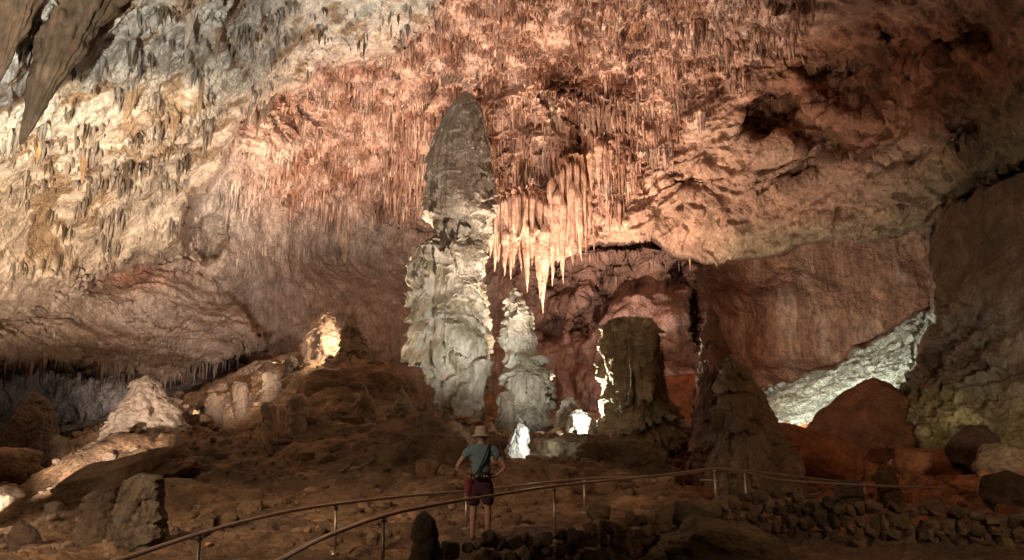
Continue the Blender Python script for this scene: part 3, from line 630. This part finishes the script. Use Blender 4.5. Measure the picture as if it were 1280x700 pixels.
# the countless small ones
vs = []; fs = []; ts = []; n0 = 0
for k, (s, px, py, p, L, r, t) in enumerate(rest):
    v, f = cone_arrays(L, r, 6, 5, k)
    vs.append(v+p); fs.append(f+n0); n0 += len(v)
    c = t*rs_.uniform(.6, 1.35)*(1+.5*mnoise.noise(Vector((px/22, py/14, 9.)))); g = np.linspace(1.0, .85, 5).repeat(6)[:, None]; ts.append(np.clip(c[None]*g, .02, .8))
o = mesh_obj("small_stalactites", np.vstack(vs), np.vstack(fs), M_DRIP, tint=np.vstack(ts)); tag(o, kind='stuff')
areas = [  # test, colour word, where it hangs
 (lambda x, y: y > 390 and x < 90, "dark", "in the shaded ledge fringe above the dark cone"),
 (lambda x, y: y > 390 and x < 180, "dark", "in the shaded ledge fringe above the pale peak"),
 (lambda x, y: y > 390, "dark", "at the right end of the shaded ledge fringe"),
 (lambda x, y: m_l[shell_at(x, y)] > .5 and y < 110 and x < 260, "grey brown", "on the grey rock beside the giant corner stalactite"),
 (lambda x, y: m_l[shell_at(x, y)] > .5 and y < 110, "grey brown", "on the grey rock at the top near the red ceiling"),
 (lambda x, y: m_l[shell_at(x, y)] > .5 and y < 220, "brown", "high on the cream lit left wall"),
 (lambda x, y: m_l[shell_at(x, y)] > .5, "brown", "low on the cream lit left wall"),
 (lambda x, y: x < 440 and y < 160, "rusty", "in the red ceiling right below the grey rock edge"),
 (lambda x, y: x < 440, "rusty", "low in the red ceiling right of the cream wall"),
 (lambda x, y: x < 540 and y < 100, "rusty", "at the top, left of the tallest stalagmite"),
 (lambda x, y: x < 540, "rusty", "in the red ceiling beside the tallest stalagmite's left flank"),
 (lambda x, y: x < 640 and y < 60, "rusty", "at the top edge above the tallest stalagmite"),
 (lambda x, y: x < 620, "rusty", "in the red ceiling close above the tallest stalagmite's tip"),
 (lambda x, y: x < 700 and y < 90, "orange", "at the top edge above the hanging cluster"),
 (lambda x, y: x < 700 and y < 180, "orange", "midway between top edge and hanging cluster"),
 (lambda x, y: x < 700, "orange", "in the fringe directly above the broad hanging curtain"),
 (lambda x, y: x < 780 and y < 90, "orange", "at the top, high above the narrow curtain"),
 (lambda x, y: x < 780 and y < 180, "orange", "in the ceiling just above the narrow hanging curtain"),
 (lambda x, y: x < 780, "orange", "beside the right flank of the narrow hanging curtain"),
 (lambda x, y: y < 90, "orange", "in the upper right fringe beside bare rock"),
 (lambda x, y: True, "orange", "in the last fringe left of the curved rock folds")]
Ls = sorted(c[0] for c in big); l1, l2 = Ls[len(Ls)//3], Ls[2*len(Ls)//3]
for k, (s, px, py, p, L, r, t) in enumerate(big):
    v, f = cone_arrays(L, r, 12, 14, 9000+k)
    g = np.clip(np.repeat((t*rs_.uniform(.75, 1.2))[None], len(v), 0), .02, .8)
    o = mesh_obj("stalactite", v, f, M_DRIP, tint=g); o.location = p
    sl_ = r/L; shp = "slender" if sl_ < .075 else ("stout" if sl_ > .11 else "tapering"); sz_ = "short" if s < l1 else ("long" if s > l2 else "medium")
    for cond, cw, where in areas:
        if cond(px, py): tag(o, "%s %s %s stalactite %s" % (sz_, shp, cw, where), "stalactite", "stalactites " + where); break

# hanging cluster: fused bodies (draperies) with spears growing from them
def drapery(name, rows, Y, label, col, seed, ratio=.6, spears=14, tip=(1.5, 3.0), cat="drapery"):
    o = stalagmite(name, rows, Y, label, col, tuple(k*.72 for k in col), ratio=ratio, nth=300, nz_=200, tier_h=60, tier_a=0, flute_a=.8, lump_a=.05, fl_z=.03, seed=seed, cat=cat, base_drop=.05, mat=M_DRIP, fl_f=1.9)
    return o
drapery("hanging_drapery", [(238,640,670),(242,630,680),(250,624,686),(268,622,688),(290,624,686),(305,632,678),(312,645,668)], 41.2, "broad fused curtain of pale orange dripstone, left half of the hanging cluster", (.66,.42,.30), 61)
drapery("hanging_drapery", [(196,706,722),(200,702,727),(212,700,731),(240,701,731),(262,703,729),(280,708,724)], 40.7, "narrow orange ribbed curtain with arched top, right half of the hanging cluster", (.60,.36,.22), 62)
spears = [(616+3.0*q, 244+.012*(3.0*q-36)**2, 318+((q*37) % 37), 3.0, None) for q in range(24)] + [(698+3.0*q, 204+.05*(3*q-17)**2, 290+((q*23) % 37), 2.9, None) for q in range(12)] + [(736+4*q, 165+3*q, 215+((q*17) % 29), 2.8, None) for q in range(8)] + [ # px, py top, py tip, half width px
 (612,290,322,5,"shortest orange spear at the left edge of the hanging cluster, beside the tallest stalagmite"),
 (623,285,328,5,None),(632,290,345,6,None),(641,290,335,5,None),(649,280,340,6,None),(656,280,366,6,"straight spear left of the longest pair in the hanging cluster"),(664,290,332,5,None),(672,290,345,5,None),
 (680,285,392,9,"longest orange spear of the hanging cluster, pointing straight down"),(674,300,374,6,None),(689,270,358,6,None),(697,240,330,7,None),(703,250,356,6,"long spear ending in the gap between the two hanging curtains"),
 (710,240,320,6,None),(716,230,328,7,None),(723,240,326,7,"long blunt orange spear at the right end of the hanging cluster"),(729,235,300,4,None),(738,190,240,6,None),(748,180,236,6,None),(757,185,230,5,None),(690,225,300,6,None),(639,300,350,4,None),(620,300,340,4,None)]
for k, (px, y0, y1, hw, lb) in enumerate(spears):
    Y = 40.3 if px < 696 else 39.9
    if k % 3 == 0: Y += .5
    a = P(px, y0, Y); b = P(px, y1, Y); L = a.z-b.z; r = hw*(1.05 if hw >= 4 else .9)/F*Y
    v, f = cone_arrays(L, r, 16, 22, 400+k, .05, 1.5 if L < 4.2 else 1.15, .035)
    c = np.array((.70,.46,.34))*rs_.uniform(.85, 1.1); o = mesh_obj("stalactite", v, f, M_DRIP, tint=np.repeat(c[None], len(v), 0)); o.location = a
    if lb: tag(o, lb, "stalactite", "spears of the hanging cluster")
    else:
        rowb = k < 46; zone = ("at the left side of the broad curtain" if px < 640 else "in the middle of the broad curtain" if px < 665 else "at the right side of the broad curtain" if px < 696 else "on the narrow curtain" if px < 735 else "just right of the narrow curtain")
        tag(o, "%s %s pale orange spear %s" % ("thin" if hw < 4 else "thick", "long" if y1 > (332 if px < 696 else 308) else "short" if y1 < (320 if px < 696 else 290) else "middling", zone), "stalactite", "spears "+zone)
# big near stalactites, upper left, and further singled-out ones
bigs = [ # px,py root, py tip, root half width, lean px, Y, label, colour
 (118,-60,180,58,-92,19.0,"giant brown ribbed stalactite at the top left corner, largest in the picture",(.085,.058,.034)),
 (40,-60,110,36,-45,17.0,"big brown stalactite at the far left edge, left of the giant one",(.09,.06,.036)),
 (170,-30,70,26,-60,21.5,"grey ribbed stalactite sliver right of the giant one",(.45,.41,.34)),
 (280,-30,78,12,-10,25.5,"dark narrow stalactite streak on the grey white rock at the top",(.20,.14,.09)),
 (245,-10,64,11,-14,25.5,"grey pointed stalactite left of the dark narrow streak at the top",(.36,.31,.25)),
 (172,92,160,13,-18,27.0,"brown hooked stalactite where grey and cream rock meet",(.22,.16,.10)),
 (222,110,178,13,-6,30.0,"shaggy brown stalactite on the cream wall below the grey rock",(.25,.18,.11)),
 (325,112,172,9,-4,34.0,"dark thin stalactite at the edge between grey rock and red ceiling",(.16,.12,.08)),
 (340,108,158,9,-10,34.5,"short dark stalactite pair member at the edge of the grey rock",(.17,.13,.09)),
 (108,170,232,9,-6,31.0,"brown tapering stalactite in the middle of the cream wall",(.28,.18,.10)),
 (50,165,205,9,-4,28.5,"small two pronged brown stalactite on the cream wall near left edge",(.38,.24,.12)),
 (252,80,160,6,-3,29.0,"thin brown stalactite under the fringe of the grey rock",(.28,.20,.12)),
 (732,150,232,8,0,42.0,"dark red stalactite right above the narrow orange curtain",(.42,.19,.11)),
 (430,270,345,11,0,47.0,"pale ribbed drapery stalactite low on the wall left of the tallest stalagmite",(.46,.37,.27))]
for k, (px, y0, y1, hw, lean, Y, lb, c) in enumerate(bigs):
    if y0 > -20:
        ii, jj = shell_at(px+lean*.5, (y0*2+y1)/3); Y = float(Vg[ii, jj][1])-.15
    a = P(px, y0, Y); b = P(px+lean, y1, Y); L = a.z-b.z; r = hw/F*Y
    rings, sides = 90, 72
    t = np.linspace(0, 1, rings); th = np.linspace(0, 2*math.pi, sides, endpoint=False); TT, TH = np.meshgrid(t, th, indexing='ij')
    rad = r*(1-TT**.8*.97)
    x = (b.x-a.x)*TT+rad*np.cos(TH); y = rad*np.sin(TH)*.8; z = -L*TT
    fl = ridged(np.cos(TH)*r*1.4+TT*.2, np.sin(TH)*r*1.4, z*.15/max(r, .3)+k*7, 3, 2.2/max(r, .25)**.5, off=k*3.1)
    lm = fbm(x, y, z, 4, 1.6, off=k*5.1)
    d = rad*(fl*.4+lm*.3); x = x+np.cos(TH)*d; y = y+np.sin(TH)*d
    tc = np.clip(np.array(c)[None, None]*(1+.4*lm+.25*fl)[..., None], .02, .8)
    o = mesh_obj("stalactite", np.stack([x, y, z], -1).reshape(-1, 3), grid_faces(rings, sides, True), M_DRIP, tint=tc.reshape(-1, 3)); o.location = a
    tag(o, lb, "stalactite")

# ------------------------------------------------------------------ railings
M_RAIL = plain_mat("rail_metal", (.48, .39, .31), .38, .7, .2, 40)
def catmull(pts, n=14):
    out = []; p = [pts[0]]+list(pts)+[pts[-1]]
    for i in range(1, len(p)-2):
        for k in range(n):
            t = k/n; a, b, c, d = p[i-1], p[i], p[i+1], p[i+2]
            out.append(.5*((2*b)+(c-a)*t+(2*a-5*b+4*c-d)*t*t+(3*b-a-3*c+d)*t**3))
    out.append(p[-2]); return out
def tube(name, path, r, mat, parent=None, sides=10):
    vs = []; fs = []
    for i, p in enumerate(path):
        d = (path[min(i+1, len(path)-1)]-path[max(i-1, 0)]).normalized()
        s = d.cross(Vector((0, 0, 1))) if abs(d.z) < .95 else d.cross(Vector((1, 0, 0))); s.normalize(); u = s.cross(d)
        for k in range(sides):
            a = 2*math.pi*k/sides; vs.append(p+s*math.cos(a)*r+u*math.sin(a)*r)
    fs = [tuple(int(q) for q in f) for f in grid_faces(len(path), sides, True)]
    fs += [tuple(range(sides))[::-1], tuple(range((len(path)-1)*sides, len(path)*sides))]
    return mesh_obj(name, vs, fs, mat, parent)
def railing(name, pts, posts, label, r=.021, post_h=.95):
    path = catmull([P(*p) for p in pts]); loc = Vector((path[0].x, path[0].y, 0)); root = empty(name, loc)
    tag(root, label, "railing")
    tube("handrail", [p-loc for p in path], r, M_RAIL, root)
    for px in posts:
        q = min(path, key=lambda p: abs(pix(p.x/p.y, (p.z-CZ)/p.y)[0]-px))
        g = min(gz(q.x, q.y), q.z-.5)-.15
        a = q-loc; po = tube("post", [a-Vector((0, 0, .01)), Vector((a.x, a.y, g))], .021, M_RAIL, root)
        tube("collar", [a-Vector((0, 0, .065)), a-Vector((0, 0, .02))], .031, M_RAIL, po); tube("foot_plate", [Vector((a.x, a.y, g+.10)), Vector((a.x, a.y, g+.17))], .06, M_RAIL, po)
    return root
railing("railing", [(330,712,5.5),(350,700,5.85),(410,670,7.0),(480,645,8.3),(540,632,9.1),(600,622,9.95),(700,607,11.4),(800,597,12.9),(850,591,13.9),(893,586,14.6),(930,590,15.0),(980,600,15.4),(1075,606,15.8),(1150,609,16.2),(1178,610,16.6),(1186,612,17.2)], [482,696,893],
 "nearer metal handrail curving in front of the person across the foreground")
railing("railing", [(110,712,5.7),(150,700,6.1),(250,667,7.4),(330,646,8.6),(400,633,9.6),(500,621,11.0),(583,614,12.2),(660,606,13.0),(735,598,14.0),(800,596,14.6),(860,592,15.3),(900,585,16.4),(950,590,17.0),(1010,597,17.4),(1075,604,17.9),(1150,608,18.3),(1180,609,18.8)], [250,419,583,731,930,1080],
 "farther metal handrail running behind the person")
railing("railing", [(875,600,19),(895,601,19),(940,608,19.3),(1000,618,19.5),(1030,616,19.6),(1065,609,19.8)], [1010],
 "faint short handrail low on the right behind the broad stalagmite", .022)
railing("railing", [(985,625,18.6),(1030,626,18.6),(1080,625,18.6),(1120,620,18.8),(1150,616,19),(1180,615,19.2)], [1145],
 "lowest handrail on the right at the path's turn, rusty in tone", .022)

# ------------------------------------------------------------------ dry stone walls
def stone_wall(name, line, h, label, col, seed, s=.17):
    """line: (px,py of top, Y)"""
    rg = np.random.RandomState(seed); pts_ = catmull([P(*p) for p in line], 10)
    d = [0]
    for a, b in zip(pts_, pts_[1:]): d.append(d[-1]+(b-a).length)
    vs = []; fs = []; ts = []; n0 = 0; row = 0; zoff = 0
    while zoff < h:
        pos = rg.uniform(0, s)
        while pos < d[-1]:
            w = s*rg.uniform(.6, 1.7)
            i = min(np.searchsorted(d, pos), len(pts_)-1); p = pts_[i]
            sz = (w*.60, s*rg.uniform(.6, .9), s*rg.uniform(.40, .95))
            v, f = boulder_mesh(sz, int(rg.randint(1e6)), 3, .04, 12)
            a = rg.uniform(-.5, .5); c_, s_ = math.cos(a), math.sin(a)
            tl = rg.uniform(-.35, .35); v = v@np.array([[math.cos(tl), 0, math.sin(tl)], [0, 1, 0], [-math.sin(tl), 0, math.cos(tl)]])
            v = v@np.array([[c_, s_, 0], [-s_, c_, 0], [0, 0, 1]])
            v = v+np.array([p.x, p.y+rg.uniform(-.06, .06)-zoff*.12, p.z-s*.4-zoff+rg.uniform(-.04, .04)+(rg.uniform(0, .08) if row == 0 else 0)])
            vs.append(v); fs.append(f+n0); n0 += len(v)
            ts.append(np.repeat((np.array(col)*rg.uniform(.6, 1.4)*np.array([1, rg.uniform(.9, 1.05), rg.uniform(.85, 1.1)]))[None], len(v), 0))
            pos += w*1.02
        zoff += s*.95; row += 1
    Vv = np.vstack(vs); loc = Vv.mean(0); loc[2] = Vv[:, 2].min()
    o = mesh_obj(name, Vv-loc, np.vstack(fs), M_BOULDER, tint=np.vstack(ts), smooth=False); o.location = loc
    return tag(o, label, "stone wall")
stone_wall("stone_wall", [(556,692,9.6),(600,680,9.7),(650,672,10.0),(700,668,10.4),(740,658,10.9),(790,650,11.6),(835,640,12.2)], .62, "dry stone retaining wall of brown rubble at the person's feet", (.24,.175,.11), 5, .15)
stone_wall("stone_wall", [(880,640,12.6),(930,620,13.2),(1000,622,13.0),(1060,634,12.5),(1140,634,12.3),(1200,640,12),(1290,655,11.5)], 1.5, "long dark dry stone wall along the bottom right below the rails", (.18,.14,.09), 9, .17)
boulder("stone", 826, 645, 12.0, (.20,.16,.26), "upright pointed stone standing on the right end of the short stone wall", (.24,.18,.11), 71, 0, 12, cat="stone", sub=4)
boulder("stone", 862, 648, 12.2, (.34,.3,.26), "dark slanted stone between the two stone walls", (.12,.10,.06), 72, 0, 25, cat="stone", sub=4)
boulder("stone", 748, 640, 11.8, (.20,.16,.14), "flat stone lying on top of the short stone wall", (.22,.16,.10), 73, 0, 5, cat="stone", sub=4)
boulder("rock_mound", 900, 690, 10.6, (.95,.9,.42), "low brown earthy rock hump at the bottom between the stone walls", (.22,.165,.09), 75, 0, 10, cat="rock", sub=6, rough=.2, cuts=1)
# rubble scattered on the slopes
vs = []; fs = []; ts = []; n0 = 0
for k in range(2000):
    px = rs_.uniform(0, 1280); Y = rs_.uniform(10, 36) if px < 660 else rs_.uniform(14, 32)
    x = ray(px, 600)[0]*Y
    if abs(x-float(path_x(Y))) < 1.2 and Y < 15: continue
    z = gz(x, Y); s = rs_.uniform(.02, .055)*(1+Y/14)*(1+2.2*rs_.uniform(0, 1)**9)
    v, f = boulder_mesh((s, s*rs_.uniform(.7, 1.1), s*rs_.uniform(.5, .8)), k+100, 2, .08, 10)
    vs.append(v+np.array([x, Y, z+s*.2])); fs.append(f+n0); n0 += len(v)
    c = np.array((.30,.20,.12)) if px < 850 else np.array((.26,.11,.05))
    if px < 240: c = np.array((.32,.235,.17))
    ts.append(np.repeat(c[None]*rs_.uniform(.6, 1.3), len(v), 0))
o = mesh_obj("rubble", np.vstack(vs), np.vstack(fs), M_BOULDER, tint=np.vstack(ts), smooth=False); tag(o, kind='stuff')

# ------------------------------------------------------------------ person, seen from behind, hands on hips
M_SKIN = plain_mat("skin", (.42, .24, .17), .55)
M_SHIRT = plain_mat("shirt_cotton", (.14, .22, .26), .85, 0, .3, 25)
M_SHORTS = plain_mat("shorts_cloth", (.055, .02, .03), .9, 0, .3, 25)
M_HAT = plain_mat("hat_cloth", (.46, .38, .30), .9, 0, .3, 30)
M_BLACK = plain_mat("black_nylon", (.018, .017, .018), .6)
M_RED = plain_mat("red_cloth", (.20, .02, .04), .85, 0, .4, 25)
M_YEL = plain_mat("yellow_plastic", (.55, .42, .05), .4)
M_SHOE = plain_mat("shoe_leather", (.10, .075, .055), .7)
M_HAIR = plain_mat("grey_hair", (.32, .30, .28), .7, 0, .5, 80)
pp = P(601, 672, 11.1); FX, FY = pp.x, 11.1; FZ = gz(FX, FY)
person = empty("person", (FX, FY, FZ))
tag(person, "person seen from behind in sun hat, teal shirt and dark shorts, hands on hips", "person")
S = (2-(532-511)/F*11.1 - FZ)/1.76
def skin_mesh(name, joints, edges, mat, levels=2, parent=person, root=0):
    me = bpy.data.meshes.new(name); me.from_pydata([tuple(c*S for c in j[0]) for j in joints], edges, []); o = bpy.data.objects.new(name, me); COL.objects.link(o); o.parent = parent
    md = o.modifiers.new("skin", 'SKIN'); md.use_smooth_shade = True
    for k, j in enumerate(joints):
        sv = me.skin_vertices[0].data[k]; r = j[1]; sv.radius = (r[0]*S, r[1]*S) if isinstance(r, tuple) else (r*S, r*S); sv.use_root = (k == root)
    o.modifiers.new("sub", 'SUBSURF').levels = levels; o.modifiers["sub"].render_levels = levels
    me.materials.append(mat); return o
# body: pelvis root; y- is towards the camera (the person's back)
J = [((0,0,.93),(.12,.085)),((0,.0,1.10),(.11,.075)),((0,.0,1.28),(.115,.075)),((0,0,1.41),(.09,.06)),((0,.01,1.50),.055),((0,.02,1.57),.058),((0,.03,1.64),(.075,.09)),((0,.03,1.71),(.06,.07)),
 ((-.10,0,.86),.088),((-.12,.01,.50),.058),((-.125,-.01,.36),.056),((-.13,-.02,.09),.036),((-.135,.02,.045),.038),((-.15,.13,.03),.032),
 ((.10,0,.86),.088),((.105,.01,.50),.058),((.11,-.01,.36),.056),((.11,-.02,.09),.036),((.12,.02,.045),.038),((.14,.13,.03),.032),
 ((-.17,0,1.40),.048),((-.22,0,1.36),.052),((-.375,-.03,1.15),.038),((-.385,-.03,1.11),.037),((-.24,.02,.99),.027),
 ((.17,0,1.40),.048),((.22,0,1.36),.052),((.375,-.03,1.15),.038),((.385,-.03,1.11),.037),((.24,.02,.99),.027)]
E = [(0,1),(1,2),(2,3),(3,4),(4,5),(5,6),(6,7),(0,8),(8,9),(9,10),(10,11),(11,12),(12,13),(0,14),(14,15),(15,16),(16,17),(17,18),(18,19),(3,20),(20,21),(21,22),(22,23),(23,24),(3,25),(25,26),(26,27),(27,28),(28,29)]
for sx, w in ((-1, 24), (1, 29)):   # palm and five fingers curled on the hip
    k0 = len(J); J.append(((sx*.185,.035,.965),(.030,.018))); E.append((w, k0))
    for q, (dz, ln) in enumerate(((.028,.060),(.010,.070),(-.008,.066),(-.026,.052))):
        a = len(J); J.append(((sx*.155,.055,.965+dz),.0095)); J.append(((sx*(.155-ln*.45),.085,.96+dz*1.1),.0085)); J.append(((sx*(.155-ln),.10,.955+dz*1.1),.0075)); E += [(k0, a), (a, a+1), (a+1, a+2)]
    a = len(J); J.append(((sx*.20,-.005,.975),.011)); J.append(((sx*.17,-.045,.97),.0095)); E += [(k0, a), (a, a+1)]
skin_mesh("body", J, E, M_SKIN)
shirt = skin_mesh("shirt", [((0,0,1.0),(.165,.12)),((0,0,1.12),(.158,.115)),((0,0,1.28),(.175,.12)),((0,0,1.40),(.15,.10)),((0,.01,1.475),(.075,.065)),((-.17,0,1.405),.082),((-.235,0,1.335),.076),((-.285,-.01,1.265),.070),((.17,0,1.405),.082),((.235,0,1.335),.076),((.285,-.01,1.265),.070)],
 [(0,1),(1,2),(2,3),(3,4),(3,5),(5,6),(6,7),(3,8),(8,9),(9,10)], M_SHIRT)
shorts = skin_mesh("shorts", [((0,0,1.0),(.165,.125)),((0,0,.88),(.17,.13)),((-.105,0,.78),(.105,.11)),((-.12,0,.62),(.105,.105)),((-.125,0,.53),(.108,.105)),((.10,0,.78),(.105,.11)),((.11,0,.62),(.105,.105)),((.115,0,.53),(.108,.105))],
 [(0,1),(1,2),(2,3),(3,4),(1,5),(5,6),(6,7)], M_SHORTS)
def lathe(name, prof, mat, parent, loc=(0,0,0), seg=28, sq=1.0):
    vs = [(r*math.cos(2*math.pi*k/seg)*S, r*math.sin(2*math.pi*k/seg)*sq*S, z*S) for r, z in prof for k in range(seg)]
    f = [tuple(int(q) for q in ff) for ff in grid_faces(len(prof), seg, True)]
    o = mesh_obj(name, vs, f, mat, parent); o.location = tuple(c*S for c in loc); return o
def folds(o, st, sz):
    tx = bpy.data.textures.new("cloth_folds", 'CLOUDS'); tx.noise_scale = sz; tx.noise_depth = 2
    md = o.modifiers.new("folds", 'DISPLACE'); md.texture = tx; md.strength = st; md.mid_level = .5
folds(shirt, .035, .09); folds(shorts, .045, .10)
hat = lathe("hat", [(.001,.135),(.05,.132),(.085,.115),(.102,.08),(.108,.02),(.112,.0),(.165,-.035),(.168,-.040),(.160,-.042),(.112,-.008),(.10,.02),(.09,.07),(.001,.12)], M_HAT, person, (0,.03,1.635))
hat.rotation_euler = (R(-6), 0, 0)
lathe("hair", [(.06,-.06),(.092,-.03),(.098,0),(.09,.05),(.05,.09)], M_HAIR, person, (0,.02,1.60))
for sx in (-1, 1):
    sh = skin_mesh("shoe", [((sx*.12,-.05,.045),(.042,.04)),((sx*.125,.03,.05),(.045,.045)),((sx*.135,.12,.035),(.045,.032)),((sx*.14,.19,.03),(.038,.024))], [(0,1),(1,2),(2,3)], M_SHOE, root=0)
pack = skin_mesh("waist_pack", [((-.12,-.13,1.0),(.04,.06)),((0,-.165,.99),(.06,.075)),((.12,-.13,1.0),(.04,.06))], [(0,1),(1,2)], M_BLACK, root=1)
tube("waist_belt", [Vector((math.cos(a)*.178*S, math.sin(a)*.135*S, 1.015*S)) for a in np.linspace(0, 2*math.pi, 30)], .018*S, M_BLACK, person)
tube("shoulder_strap", [Vector(c)*S for c in [(.13,.04,1.49),(.135,-.06,1.485),(.10,-.125,1.40),(.05,-.145,1.28),(0,-.14,1.16),(-.05,-.14,1.06)]], .013*S, M_BLACK, person)
for dx in (-.055, .055, .10):
    b = lathe("buckle", [(.001,.012),(.014,.010),(.018,0),(.014,-.010),(.001,-.012)], M_YEL, pack, (dx, -.235 if abs(dx) < .06 else -.205, 1.0), 12)
skin_mesh("jacket", [((-.16,-.06,.97),(.05,.05)),((-.185,-.07,.86),(.065,.06)),((-.19,-.06,.74),(.055,.05)),((-.18,-.05,.68),(.035,.03))], [(0,1),(1,2),(2,3)], M_RED, root=1)
